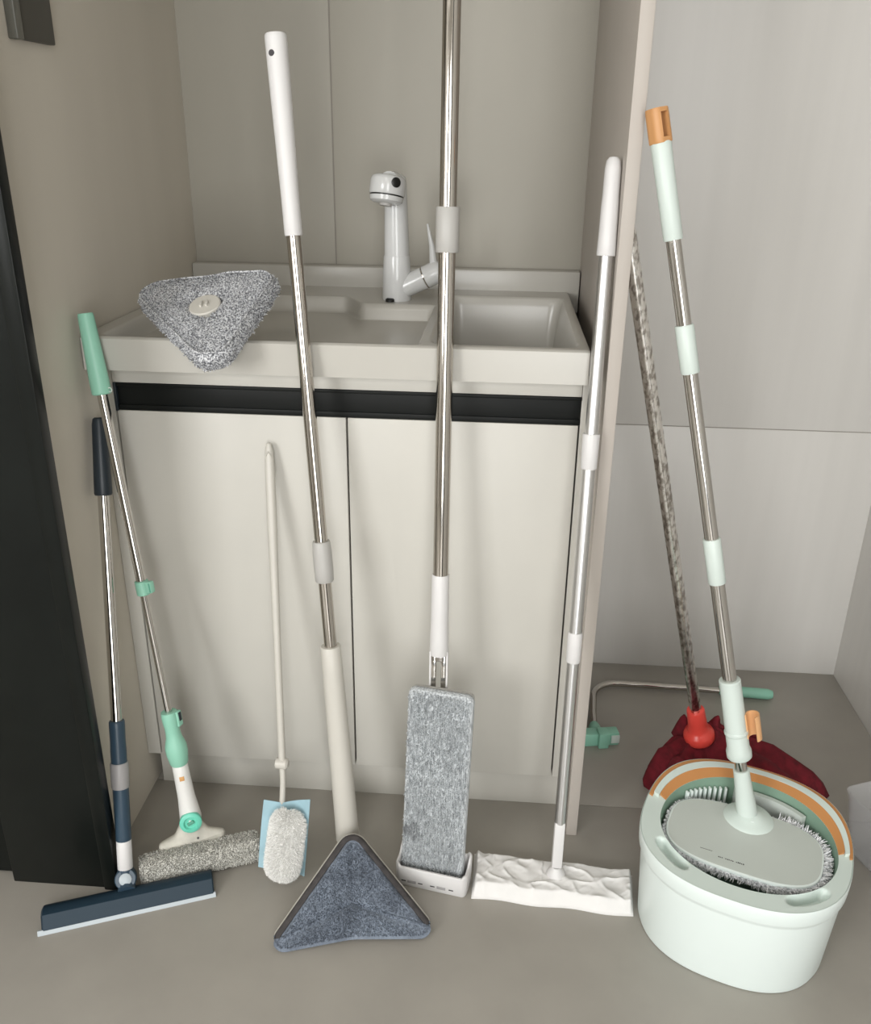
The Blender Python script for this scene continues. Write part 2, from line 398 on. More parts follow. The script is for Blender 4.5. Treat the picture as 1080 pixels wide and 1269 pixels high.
sd = V((-.3, -.9, .05)).normalized(); sd = (sd - d*sd.dot(d)).normalized()
MB().lathe(A+d*1.213+sd*.0142, sd, [(0, .0045), (.0012, .0040)], 16).build('hang_hole', 'ink', g)
Lc, Rc, Tc = V((.3150, -.3540, .004)), V((.5700, -.3050, .008)), V((.4222, -.1960, .104))
O, X, Yv, N, cs = tri_frame(Lc, Rc, Tc)
if N.z < 0: N = -N; Yv = -Yv; cs = [V((p.x, -p.y)) for p in cs]
if area2(cs) < 0: cs = cs[::-1]
fr = frame(O, X, Yv, N)
bigc = [p*1.085 for p in cs]
# concave lower edge: insert a point in the middle of the bottom side
lowL = min(bigc, key=lambda p: p.x); lowR = max(bigc, key=lambda p: p.x); apx = max(bigc, key=lambda p: p.y)
mid = (lowL+lowR)/2 + V((.0, .012))
ol = resample(rpoly([lowL, mid, lowR, apx], [.016, .15, .016, .024]), 140)
def tri_loops(secs): return [[fr((q.x, q.y, z)) for q in inset(ol, ins)] for ins, z in secs]
nO = len(ol)
def onbot(p):                                                     # 1 on the lower side, 0 on the two upper sides
    ly = lowL.y+(lowR.y-lowL.y)*(p.x-lowL.x)/(lowR.x-lowL.x)
    return smooth(.030, .012, p.y-ly)
nrm_in = [q-p for p, q in zip(ol, inset(ol, 1.0))]
def ins_var(f): return [p+n*f(onbot(p)) for p, n in zip(ol, nrm_in)]
MB().loft([[fr((q.x, q.y, z)) for q in ins_var(lambda w_: i+w_*.008)] for i, z in ((.010, -.022), (.000, -.020), (-.0035, -.014), (-.0040, -.009), (-.0025, -.0065), (.004, -.0065))]).build('back_plate', 'ivory', tm)
# dark trim runs over the two upper sides only
side = [k for k in range(nO) if onbot(ol[k]) < .6]
st = next(k for k in side if (k-1) % nO not in side); order = [(st+j) % nO for j in range(len(side))]
tl = [(.002, -.0085), (-.0015, -.005), (.000, .000), (.003, .0022), (.0085, .0022), (.0105, -.003)]
ring = [[fr((*(ol[k]+nrm_in[k]*i), z)) for i, z in tl] for k in order]
MB().loft(ring).build('edge_trim', 'charcoal_trim', tm, 60)
cc = V((0, .002))
def crease(x, y):
    s_ = 0
    for ex_, ey_ in ((apx.x*.9, apx.y*.9), (lowL.x*.75, lowL.y*.75), (lowR.x*.75, lowR.y*.75)):
        ab = V((ex_, ey_))-cc; t = max(0, min(1, (V((x, y))-cc).dot(ab)/ab.length_squared)); dd = (V((x, y))-cc-ab*t).length
        s_ = max(s_, math.exp(-(dd/.0045)**2)*(1-.8*t))
    return s_
def tz(x, y): return .0045 - .005*crease(x, y) + .0035*nz((x, y, 1), 38)
lp = [[fr((q.x, q.y, -.006)) for q in ins_var(lambda w_: .0095-.0095*w_)], [fr((q.x, q.y, .0005)) for q in ins_var(lambda w_: .0090-.0120*w_)]]
edge = ins_var(lambda w_: .0115-.0105*w_)
for s_ in (1, .96, .91, .86, .80, .74, .68, .62, .55, .48, .41, .34, .27, .20, .13, .06, .02):
    lp.append([fr((q.x, q.y, tz(q.x, q.y)-.002*(s_ == 1))) for q in [cc.lerp(p, s_) for p in edge]])
MB().loft(lp).build('pad', 'blue_grey_pile', tm, 70)
pts = []
for i in range(8000):
    k = random.randrange(nO); s_ = math.sqrt(random.random()); p = cc.lerp(edge[k].lerp(edge[(k+1) % nO], random.random()), s_*.985)
    P = fr((p.x, p.y, tz(p.x, p.y)-.0008))
    if P.z > .006: pts.append((P, (N*.6-Yv*.55+X*(p.x*3)).normalized()))
bot = [k for k in range(nO) if onbot(ol[k]) > .5]
for i in range(900):
    p = ol[random.choice(bot)]
    P = fr((p.x, p.y+.004, random.uniform(-.004, .002)))
    if P.z > .006: pts.append((P, (-Yv*.8+N*.5).normalized()))
stuff(MB().tufts(pts, .0030, .0011, .22).build('pile', 'blue_grey_pile', tm, 20))
MB().tube([A-d*.008, A+V((.006, -.035, -.010)), fr((0, 0, -.02))], [.012, .011, .014], 16).build('swivel_joint', 'ivory', tm)

# ------------------------------------------------------------------ flat mop with its wringer box
A, d = pole((.5570, -.1180, .3261), (-.004, .1108, .9938))
fm = thing('flat_mop', 'flat mop with grey rectangular pad standing in white wringer box', 'mop', (.556, -.165, .02))
MB().rod(A, d, .205, 1.45, .0122, bev=.001).build('pole', 'steel', fm)
MB().lathe(A, d, [(.6935, .0155), (.695, .0166), (.753, .0168), (.7545, .0158)], 28).build('collar', 'grey_plastic', fm)
MB().lathe(A, d, [(.075, .0150), (.077, .0158), (.10, .0150), (.14, .0142), (.2095, .0138), (.2115, .0130)], 28).build('lower_sleeve', 'cool_white', fm)
ya = V((math.cos(-.19), math.sin(-.19), 0))                      # the mop faces a little to the left of the camera
tilt = V((.0, .128, .9918)).normalized()
tilt = (tilt - ya*tilt.dot(ya)).normalized(); pn = ya.cross(tilt).normalized()
if pn.y > 0: pn = -pn                                            # towards the camera
F0 = V((.5565, -.188, .020))
fr = frame(F0, ya, tilt, pn)
# folding fork between the sleeve and the plate
fb = A + d*.03
fx = V((1, 0, 0)); fy = d; fz_ = fx.cross(fy).normalized()
frk = frame(fb, fx, fy, fz_)
k = MB(); k.box((-.0118, -.055, -.005), (-.0038, .050, .009), .0015, frk); k.box((.0038, -.055, -.005), (.0118, .050, .009), .0015, frk); k.box((-.0115, .034, -.005), (.0115, .050, .009), .002, frk); k.box((-.0115, -.055, -.005), (.0115, -.025, .009), .002, frk)
k.build('fork', 'chrome', fm)
k = MB(); k.box((-.0150, -.06, -.009), (-.0118, .052, .008), .001, frk); k.box((.0118, -.06, -.009), (.0150, .052, .008), .001, frk); k.build('fork_cover', 'cool_white', fm)
pw, ph = .0525, .337
ol = resample(rpoly([(-pw, 0), (pw, 0), (pw, ph), (-pw, ph)], .010), 120)
MB().loft([[fr((q.x, q.y, z)) for q in inset(ol, i)] for i, z in ((.004, -.016), (.001, -.014), (.000, -.008), (.002, -.006))]).build('plate', 'grey_plastic', fm)
def padz(x, y): return .0020*math.sin(x*2*PI/.0095)*.35 + .0015*nz((x, y, 5), 60)
lp = [[fr((q.x, q.y, z)) for q in inset(ol, i)] for i, z in ((.0015, -.006), (-.0012, -.003), (-.0015, .002), (.0005, .006))]
pm = MB(); pm.loft(lp, True, False)
il = inset(ol, .0005)
pm.loft([[fr((q.x, q.y, .006)) for q in il], [fr((q.x, q.y, .0085+padz(q.x, q.y))) for q in inset(ol, .004)]], False, True)
pm.build('pad', 'grey_pad', fm, 60)
pts = []
for i in range(9000):
    x = random.uniform(-pw+.002, pw-.002); x = round(x/.0032)*.0032 + random.gauss(0, .0005); y = random.uniform(.004, ph-.003)
    if abs(x) > pw-.008 and (y > ph-.008): continue
    pts.append((fr((x, y, .0085)), (pn+tilt*-.5).normalized()))
stuff(MB().tufts(pts, .0036, .0011, .35).build('pile', 'grey_pad', fm, 20))
# soiled patch low on the left of the pad
gp = MAT['grey_pad'].node_tree; gN, gL = gp.nodes, gp.links; gb = gN['Principled BSDF']; src = gb.inputs['Base Color'].links[0].from_socket
gtc = gN.new('ShaderNodeTexCoord'); gno = gN.new('ShaderNodeTexNoise'); gno.inputs['Scale'].default_value = 70
gL.new(gtc.outputs['Object'], gno.inputs['Vector'])
gds = gN.new('ShaderNodeVectorMath'); gds.operation = 'DISTANCE'; gL.new(gtc.outputs['Object'], gds.inputs[0]); gds.inputs[1].default_value = fr((-.040, .080, .009)) - V(fm.location)
gad = gN.new('ShaderNodeMath'); gad.operation = 'MULTIPLY_ADD'; gL.new(gno.outputs['Fac'], gad.inputs[0]); gad.inputs[1].default_value = .04; gL.new(gds.outputs['Value'], gad.inputs[2])
gmr = gN.new('ShaderNodeMapRange'); gL.new(gad.outputs[0], gmr.inputs[0]); gmr.inputs[1].default_value = .024; gmr.inputs[2].default_value = .042; gmr.inputs[3].default_value = .62; gmr.inputs[4].default_value = 0
gmx = gN.new('ShaderNodeMix'); gmx.data_type = 'RGBA'; gL.new(gmr.outputs[0], gmx.inputs[0]); gL.new(src, gmx.inputs[6]); gmx.inputs[7].default_value = (.09, .095, .10, 1); gL.new(gmx.outputs[2], gb.inputs['Base Color'])
wr = thing('mop_wringer', 'white slotted wringer box on the floor around the flat mop pad', 'wringer', (F0.x, F0.y, 0))
wfr = frame((F0.x+.002, F0.y-.0035, 0), ya, V((.19, .98, 0)).normalized(), (0, 0, 1))
oo = resample(rpoly([(-.0610, -.021), (.0610, -.021), (.0610, .027), (-.0610, .027)], .008), 96)
def wtop(q, z): return z + (.012*smooth(.0, .02, q.y) if z > .03 else 0) + (.005 if abs(q.x) > .055 and z > .03 else 0)
sec = [(oo, .002, 0), (oo, 0, .003), (oo, -.001, .038), (oo, .0005, .0405), (oo, .003, .0405), (oo, .0042, .038), (oo, .0042, .006)]
wm = MB().loft([[wfr((q.x, q.y, wtop(p, z))) for p, q in zip(oo, inset(oo, i))] for _, i, z in sec], True, True)
wo = wm.build('box', 'cool_white', wr, 45)
for x, wdt, hgt, mm in ((-.046, .004, .0011, 'ink'), (-.032, .0075, .0028, 'mid_grey_plastic'), (-.017, .004, .0011, 'ink'), (.004, .004, .0011, 'ink'), (.019, .0075, .0028, 'mid_grey_plastic'), (.036, .004, .0011, 'ink')):
    MB().box((x-wdt, -.0219, .0125-hgt), (x+wdt, -.0195, .0125+hgt), .0005, wfr).build('slot', mm, wo)

# ------------------------------------------------------------------ white duster leaning on the cabinet door
A, d = pole((.2965, -.1440, .125), (-.0380, .2200, .9746))
du = thing('duster', 'white fluffy duster with blue cloth on a thin white handle', 'duster', (.30, -.21, 0))
MB().lathe(A, d, [(.060, .0055), (.066, .0062), (.2665, .0062), (.40, .0070), (.471, .0080), (.56, .0078), (.590, .0066), (.602, .0040), (.604, .0015)], 20).build('handle', 'ivory', du)
hl = A+d*.590
MB().tube([hl+V((-.0045, -.006, -.010)), hl+V((-.0035, -.0075, -.004)), hl+V((0, -.0075, .0015)), hl+V((.0035, -.0075, -.004)), hl+V((.0045, -.006, -.010))], .0012, 8).build('hang_loop', 'ivory', du)
MB().lathe(A+d*.058-V((.004, 0, 0)), (1, -.1, 0), [(-.008, .006), (-.006, .0095), (.012, .0095), (.015, .006)], 20).build('hinge', 'ivory', du)
nb = A+d*.058
MB().tube([nb, nb-d*.030, nb-d*.055+V((-.001, -.003, 0)), nb-d*.09+V((-.003, -.006, 0))], [.0055, .005, .005, .005], 14).build('neck', 'ivory', du)
bx = V((.97, -.22, .03)).normalized(); by = V((-.03, .40, .915)).normalized(); by = (by-bx*by.dot(bx)).normalized(); bn = bx.cross(by).normalized()
if bn.y > 0: bn = -bn
bfr = frame((.3020, -.2045, .008), bx, by, bn)
def sheet(u, v, off):
    x = -.043+.084*u; y = .006*(1-v) + (.116+.010*u+.012*abs(u-.35)*1.6)*v
    z = .004*math.sin(u*5+v*2) + .006*(abs(u-.5)*2)**2 + off
    return bfr((x, y, z))
sh = MB(); sh.grid(lambda u, v: sheet(u, v, 0), 16, 16); sh.grid(lambda u, v: sheet(u, v, -.0012), 16, 16)
sh.build('blue_sheet', 'blue_cloth', du)
core = MB(); lp = []
for t in range(13):
    v = t/12; y = -.002 + .117*v; wd_ = .0285*math.sqrt(max(.02, 1-(2*v-1)**6))*(1+.05*math.sin(v*9)); th = .017*math.sqrt(max(.03, 1-(2*v-1)**4))
    lp.append([bfr((.004+wd_*math.cos(2*PI*j/28)*1.0 + .004*v, y, .013+th*math.sin(2*PI*j/28))) for j in range(28)])
core.loft(lp).build('fluff_core', 'fluff', du, 80)
pts = []
for i in range(9000):
    v = random.random(); a = random.uniform(-.25, PI+.25); y = -.002+.117*v
    e6 = math.sqrt(max(.02, 1-(2*v-1)**6)); wd_ = .0285*e6; th = .017*math.sqrt(max(.03, 1-(2*v-1)**4))
    p = bfr((.004+wd_*math.cos(a)+.004*v, y, .013+th*math.sin(a)))
    nn = (bx*math.cos(a)+bn*math.sin(a)+by*(-.4+(2*v-1)**5*1.2)).normalized()
    if p.z < .006: continue
    pts.append((p, nn))
stuff(MB().tufts(pts, .0062, .0006, .55).build('fibres', 'fluff', du, 20))

# ------------------------------------------------------------------ disposable-cloth sweeper
A, d = pole((.7645, -.178, .0549), (.0120, .1443, .9895))
sw = thing('sweeper_mop', 'white sweeper mop with disposable cloth and aluminium pole beside partition', 'mop', (.758, -.18, 0))
p1 = MB(); p1.rod(A, d, .070, .362, .0096); p1.build('pole', 'alu', sw)
MB().rod(A, d, .405, .672, .0102).build('pole', 'alu', sw)
MB().rod(A, d, .716, .975, .0098).build('pole', 'alu', sw)
MB().lathe(A, d, [(.358, .0108), (.3595, .0116), (.405, .0116), (.408, .0108)], 24).build('collar', 'cool_white', sw)
MB().lathe(A, d, [(.6675, .0112), (.669, .0120), (.70, .0126), (.7185, .0128), (.7200, .0122)], 24).build('collar', 'cool_white', sw)
MB().lathe(A, d, [(.9705, .0125), (.972, .0133), (1.0, .0125), (1.04, .0120), (1.05, .0114), (1.085, .0110), (1.095, .0095), (1.0995, .0060), (1.1005, .001)], 24).build('grip', 'cool_white', sw)
nx = V((1, 0, 0)); nfr = frame(A, (nx-d*nx.dot(d)).normalized(), d.cross((nx-d*nx.dot(d)).normalized()), d)
nk = MB(); nk.box((-.0085, -.0085, -.012), (.0085, .0085, .073), .002, nfr); nk.build('neck', 'cool_white', sw)
MB().lathe(A-d*.012-V((0, 0, .018)), (0, 0, 1), [(0, .016), (.006, .014), (.012, .010), (.016, .007)], 20).build('joint', 'cool_white', sw)
cx, cy = .7590, -.1860; ca = -.062
X = V((math.cos(ca), math.sin(ca), 0)); Yv = V((-math.sin(ca), math.cos(ca), 0)); cfr = frame((cx, cy, 0), X, Yv, (0, 0, 1))
hw, hh = .1340, .0430
def cloth(u, v):
    x = (u*2-1); y = (v*2-1)
    ex = smooth(0, .055, 1-abs(x)); ey = smooth(0, .30, 1+y)*smooth(0, .22, 1-y)
    z = .003 + .021*min(1, ex*1.1)*ey
    wv = .0030*nz((x*3, y*1.5, 4), 1.5) + .0085*(.5-abs(nz((x*2.6+y*.8, y*1.1-x*.6, 9), 1.5)))**3*4 + .004*(.5-abs(nz((x*4.5-y*1.2, y*1.4, 2), 1.6)))**2
    z += wv*ey*ex*(.8 if abs(x) > .12 or y < -.2 else .3)
    z += .012*smooth(-.86, -1, x)*smooth(.2, 1, y)
    return cfr((x*hw*(1+.012*y), y*hh + .002*math.sin(x*7), max(.0015, z)))
cl = MB(); cl.grid(cloth, 150, 56)
rim = [cloth(i/150, 0) for i in range(151)]+[cloth(1, j/56) for j in range(1, 57)]+[cloth(1-i/150, 1) for i in range(1, 151)]+[cloth(0, 1-j/56) for j in range(1, 56)]
cl.loft([rim, [V((p.x, p.y, .0004)) for p in rim]], False, True)
cl.build('cleaning_cloth', 'cloth_white', sw, 60)
MB().box((-.122, -.036, .0012), (.122, .036, .004), .001, cfr).build('head_plate', 'cool_white', sw)

# ------------------------------------------------------------------ mint bucket
bk = thing('mop_bucket', 'large mint-white oval mop bucket with orange-lined handle', 'bucket', (1.045, -.22, 0))
T = -.37
bX = V((math.cos(T), math.sin(T), 0)); bY = V((-math.sin(T), math.cos(T), 0)); kfr = frame((1.045, -.22, 0), bX, bY, (0, 0, 1))
NB = 288
rimo = sq(.1565, .150, 2.45, NB)
def scaled(pl, s): return [p*s for p in pl]
ZR = .176
def rz(p): return ZR + .014*smooth(.0, .13, p.y)           # the back of the rim rises a little
opn = [V((p.x+.004, p.y-.004)) for p in sq(.1315, .1150, 2.05, NB)]
body = MB()
body.loft([[kfr((p.x*s, p.y*s, z)) for p in rimo] for s, z in ((.885, 0), (.905, .0015), (.918, .008), (.966, .138), (.970, .142), (.988, .1465), (.995, .150), (1.0, ZR-.012))]
          + [[kfr((p.x*s, p.y*s, rz(p)+dz)) for p in rimo] for s, dz in ((1.0, -.003), (.994, -.0003))], True, False)
body.build('body', 'mint_white', bk, 40)
# deck around the opening with two scooped finger recesses at the front corners
def scoop(x, y):
    s = 0
    for sxx in (-.093, .100):
        ux = (x-sxx); uy = (y+.094); a = .72 if sxx < 0 else -.72
        a = -a
        lx = ux*math.cos(a)+uy*math.sin(a); ly = -ux*math.sin(a)+uy*math.cos(a)
        q = (abs(lx)/.034)**2.4 + (abs(ly)/.0125)**2.4
        s = max(s, smooth(1.15, .45, q))
    return s
dk = MB(); rows = 28; ro2 = scaled(rimo, .988); lps = []
for r in range(rows+1):
    t = r/rows
    lps.append([])
    for po_, pi_ in zip(ro2, opn):
        q = po_.lerp(pi_, t); lps[-1].append(kfr((q.x, q.y, rz(q) - .001 - .012*smooth(.0, .03, q.y)*0 - .017*scoop(q.x, q.y)*smooth(0, .10, t)*smooth(1, .86, t))))
dk.loft([[kfr((p.x*.994, p.y*.994, rz(p)-.0003)) for p in rimo], [kfr((p.x*.991, p.y*.991, rz(p)-.0022)) for p in rimo]] + lps, False, False)
dk.build('deck', 'mint', bk, 50)
inn = MB()
inn.loft([[kfr((p.x, p.y, rz(p)-.0008)) for p in opn], [kfr((.004+(p.x-.004)*.985, p.y*.985, ZR-.006)) for p in opn], [kfr((.004+(p.x-.004)*.92, p.y*.92, .05)) for p in opn], [kfr((.004+(p.x-.004)*.86, p.y*.86, .035)) for p in opn]], False, True)
ino = inn.build('inner_basin', 'mint_deep', bk, 40)
# ribbed strainer wall at the back left and the clean-water panel beside it
for i in range(9):
    a = math.radians(112+i*4.2); x, y = .004+.1195*math.cos(a)*1.03, .1035*math.sin(a)
    B((-.0016, -.003, .06), (.0016, .004, ZR-.004), .0006, frame(kfr((x, y, 0)), bX*-math.sin(a)+bY*math.cos(a), bX*math.cos(a)+bY*math.sin(a), (0, 0, 1))).build('strainer_rib', 'mint_white', ino)
pa = MB(); lp = []
for z in (.06, ZR-.002):
    lp.append([kfr((.004+.1215*r_*math.cos(math.radians(a))*1.02, .1055*r_*math.sin(math.radians(a)), z)) for r_, rng in ((1, range(50, 107, 4)), (.93, range(106, 49, -4))) for a in rng])
pa.loft(lp); pa.build('water_panel', 'mint_plate', ino, 40)
# folded handle over the back half: mint strap with an outer and an inner orange band
def band(name, m, i0, i1, za, zb, parent, k0=0, k1=NB//2):
    mb = MB(); a_, b_ = [], []; idx = range(k0, k1+1)
    wdt = [po_.lerp(pi_, i0) for po_, pi_ in zip(rimo, opn)]; wdi = [po_.lerp(pi_, i1) for po_, pi_ in zip(rimo, opn)]
    lo = [kfr((wdt[k].x, wdt[k].y, rz(wdt[k])-.004)) for k in idx]; l1 = [kfr((wdt[k].x, wdt[k].y, rz(wdt[k])+za)) for k in idx]
    l2 = [kfr((wdi[k].x, wdi[k].y, rz(wdi[k])+zb)) for k in idx]; l3 = [kfr((wdi[k].x, wdi[k].y, rz(wdi[k])-.006)) for k in idx]
    n = len(lo); loops = [[lo[j], l1[j], l2[j], l3[j]] for j in range(n)]
    mb.loft(loops); return mb.build(name, m, parent, 30)
hs = band('handle', 'mint', .30, .60, .0045, .0045, bk, 4, NB//2-6)
band('outer_band', 'orange', .09, .29, .0015, .0015, hs, 2, NB//2-4)
band('inner_band', 'orange', .61, .99, .0040, -.001, hs, 6, NB//2-8)

# ------------------------------------------------------------------ mint spin mop standing in the bucket
A, d = pole((1.0546, -.180, .190), (-.2255, .0960, .9694))
sm = thing('spin_mop', 'mint spin mop with orange-tipped handle standing in the bucket', 'mop', (1.045, -.235, .13))
MB().rod(A, d, .060, .10, .0092).build('inner_pole', 'chrome', sm)
MB().rod(A, d, .225, .395, .0107).build('pole', 'chrome', sm)
MB().rod(A, d, .455, .710, .0102).build('pole', 'chrome', sm)
MB().rod(A, d, .765, .886, .0100).build('pole', 'chrome', sm)
MB().lathe(A, d, [(-.028, .0150), (-.020, .0162), (.01, .0155), (.03, .0138), (.055, .0127), (.0690, .0124), (.0700, .0115)], 24).build('neck', 'mint_mop', sm)
sl = MB().lathe(A, d, [(.0925, .0175), (.0945, .0190), (.105, .0192), (.112, .0170), (.20, .0162), (.2275, .0162), (.2290, .0150)], 28).build('sleeve', 'mint_mop', sm)
MB().lathe(A, d, [(.134, .0170), (.136, .0182), (.140, .0182), (.142, .0170)], 28).build('sleeve_ring', 'mint_mop', sl)
for a0, a1 in ((.3885, .4590), (.7025, .7690)):
    MB().lathe(A, d, [(a0, .0120), (a0+.0015, .0128), (a1-.0015, .0128), (a1, .0120)], 28).build('collar', 'mint_mop', sm)
MB().lathe(A, d, [(.8810, .0120), (.8825, .0128), (.95, .0130), (1.002, .0134), (1.0035, .0128)], 28).build('grip', 'mint_mop', sm)
# orange cap with a hanging slot
ex = V((1, 0, 0)); ex = (ex-d*ex.dot(d)).normalized(); ey = d.cross(ex).normalized()
ey2 = (ex*.55-ey*.83).normalized(); ex2 = ey2.cross(d).normalized()
capf = frame(A, ex2, ey2, d)     # slot is cut through along ey2
cp = MB(); r0 = .0136
ringo = resample(rpoly([(-r0, -r0*.93), (r0, -r0*.93), (r0, r0*.93), (-r0, r0*.93)], .009), 48)
cp.loft([L3(scaled(ringo, s), capf, z) for s, z in ((.96, 1.002), (1.0, 1.0035), (1.0, 1.0085))])
cp.loft([L3(scaled(ringo, s), capf, z) for s, z in ((.98, 1.0385), (.98, 1.0425), (.93, 1.0440))])
for sgn in (-1, 1):
    half = [p for p in ringo]
    seg = [V((sgn*max(.0055, sgn*p.x), p.y)) for p in half]
    cp.loft([L3(scaled(seg, 1), capf, z) for z in (1.0085, 1.0385)], False, False)
cp.build('hanger_cap', 'orange_cap', sm, 40)
# orange pole clip on the sleeve
cd = V((.9, -.35, 0)); cd = (cd-d*cd.dot(d)).normalized(); cs_ = d.cross(cd).normalized()
cfr2 = frame(A+d*.150, cd, cs_, d)
cc_ = MB(); arc = [(.0185+.011*math.cos(math.radians(a))+.008, .0125*math.sin(math.radians(a))) for a in range(200, -61, -20)]
arc_i = [(.0185+.009*math.cos(math.radians(a))+.008, .0105*math.sin(math.radians(a))) for a in range(-60, 201, 20)]
cc_.loft([[cfr2((x, y, z)) for x, y in arc+arc_i] for z in (-.022, .020)])
cc_.build('pole_clip', 'orange_light', sl, 40)
# swivel, plate and fringe
pfr = frame(V(kfr((.001, -.0105, 0))), bX, bY, (0, 0, 1))
ZP = .170
plo = sq(.1150, .0735, 3.0, 120)
sv = MB(); sc_c = (A-d*.026); 
sv.lathe((sc_c.x, sc_c.y, ZP-.001), (0, 0, 1), [(-.001, .040), (.003, .037), (.006, .029), (.010, .022), (.013, .016), (.015, .010)], 28); sv.build('swivel_mount', 'mint', sm, 60)
MB().box((-.006, -.022, -.006), (.006, -.010, .014), .002, frame(sc_c, ex, ey, d)).build('swivel_pin', 'mint_white', sm)
MB().loft([L3(inset(plo, i), pfr, z) for i, z in ((.004, ZP-.010), (.001, ZP-.009), (-.001, ZP-.005), (-.0005, ZP-.002), (.002, ZP-.0012))], True, False).build('plate_edge', 'mint_white', sm, 50)
def pz(q): return ZP - .0012 + .004*math.exp(-(((q.x+.003)/.035)**2+((q.y-.035)/.028)**2))
plm = MB(); c0 = V((-.003, .035))
plm.loft([[pfr((q.x, q.y, pz(q))) for q in [c0.lerp(p, s) for p in inset(plo, .002)]] for s in (1, .97, .85, .7, .55, .42, .3, .2, .1, .03)], False, True); plo_ = plm.build('plate', 'mint_plate', sm, 50)
pts = []
for i in range(5200):
    k = random.randrange(120); p = plo[k].lerp(plo[(k+1) % 120], random.random()); nn = (bX*p.x/.115**2+bY*p.y/.0735**2).normalized()
    zz = random.uniform(-.014, -.007)
    pts.append((pfr((p.x*.985, p.y*.985, ZP+zz)), (nn*1.0+V((0, 0, -.05))).normalized()))
pts2 = [q for q in pts if (q[0]-V(kfr((.045, .02, ZP)))).dot(bX) > 0]
stuff(MB().tufts(pts, .0080, .0012, .6).tufts(pts2, .0150, .0013, .6).build('fringe', 'fringe', sm, 20))
MB().loft([L3(inset(plo, i), pfr, z) for i, z in ((.006, ZP-.017), (.002, ZP-.016), (.000, ZP-.013), (.000, ZP-.0095))]).build('pad', 'fringe', sm, 60)
# faint line of print on the plate (too small to read in the photograph)
pr = MB(); random.seed(3)
prf = frame(pfr((0, 0, ZP-.0012)), bX, bY, (0, 0, 1))
x = -.030
for word in (3, 5, 5):
    for j in range(word):
        hgt = random.choice((.0018, .0018, .0026)); pr.box((x, -.0545, -.0004), (x+.0013, -.0545+hgt, .0003), 0, prf); 
        if random.random() < .6: pr.box((x, -.0545+random.choice((0, .0009, .0015)), -.0004), (x+.0019, -.0541+.0009, .0003), 0, prf)
        x += .0025
    x += .0030
pr.box((-.058, -.0465, -.0004), (-.040, -.0460, .0003), 0, prf)
pr.build('print', 'ink', plo_, 20)

# ------------------------------------------------------------------ red mop behind the bucket
A, d = pole((1.0595, .1602, .085), (-.247, -.131, .9601))
rm = thing('red_mop', 'old mop with red socket and dark red cloth head behind bucket', 'mop', (1.09, .11, 0))
MB().rod(A, d, .04, 1.0, .0112).build('pole', 'scratched_chrome', rm)
MB().lathe(A, d, [(-.026, .018), (-.024, .027), (-.018, .0305), (-.008, .0305), (-.002, .028), (.003, .0225), (.008, .0198), (.022, .0185), (.053, .0175), (.056, .0165)], 28).build('socket', 'red_plastic', rm, 50)
hd_ = MB(); c0 = V((1.112, .068)); lp = []
for t, hz in ((1.0, .0), (1.02, .012), (.98, .028), (.90, .045), (.78, .060), (.62, .071), (.45, .078), (.28, .083), (.12, .086), (.03, .087)):
    row = []
    for k in range(96):
        a = 2*PI*k/96
        rr = 1 + .09*math.sin(7*a+1)*t + .06*math.sin(13*a)*t + .05*nz((math.cos(a)*2, math.sin(a)*2, t), 1.7)
        x = c0.x + .158*t*rr*math.cos(a) - .045*(1-t); y = c0.y + .128*t*rr*math.sin(a) + .125*(1-t)
        z = hz*(1 + .22*nz((x, y, 2), 26) + .10*math.sin(9*a)*t); z *= 1 - .55*math.exp(-(((x-1.066)/.05)**2+((y-.118)/.05)**2))
        row.append((x, y, max(0, z)))
    lp.append(row)
hd_.loft(lp).build('cloth_head', 'red_cloth', rm, 70)
for x, y, z, hh_ in ((1.092, .190, .075, .05), (1.035, .190, .07, .045), (1.175, .165, .06, .05)):
    MB().lathe((x, y, z-.02), (random.uniform(-.3, .3), random.uniform(-.2, .2), 1), [(0, .020), (hh_*.5, .013), (hh_*.85, .007), (hh_, .002)], 9).build('cloth_end', 'red_cloth', rm, 60)

# ------------------------------------------------------------------ bent mint-handled rod lying by the back wall
gt = thing('bent_rod', 'bent metal rod with teal grip and clamp lying by the back wall', 'tool', (1.05, .40, 0))
path = [(1.215, .4145, .011), (1.10, .420, .011), (.99, .424, .011)]
for a in range(0, 91, 15): path.append((.935-.058*math.sin(math.radians(a)), .366+.058*math.cos(math.radians(a)), .011))
path += [(.8705, .30, .012), (.868, .25, .014)]
MB().tube(path, .0072, 16).build('rod', 'steel', gt)
MB().tube([(1.165, .4165, .0125), (1.172, .4162, .0125), (1.25, .4115, .0125), (1.272, .4100, .0125), (1.282, .4093, .0125)], [.009, .0115, .0122, .0122, .0085], 18).build('grip', 'teal', gt)
MB().lathe((.868, .258, .0145), (-.02, -1, .0), [(0, .009), (.012, .013), (.028, .0145), (.030, .012)], 20).build('collar', 'teal', gt)
cf = frame((.8745, .215, 0), (.985, .17, 0), (-.17, .985, 0), (0, 0, 1))
cpm = MB(); cpm.box((-.060, -.012, .0), (.040, .014, .030), .003, cf); cpo = cpm.build('clamp_bar', 'teal', gt)
MB().box((-.006, -.022, .0), (.016, .006, .036), .003, cf).build('clamp_tab', 'teal', gt)
MB().box((.022, -.015, .008), (.040, -.0115, .026), .001, cf).build('clamp_pad', 'mint', cpo)

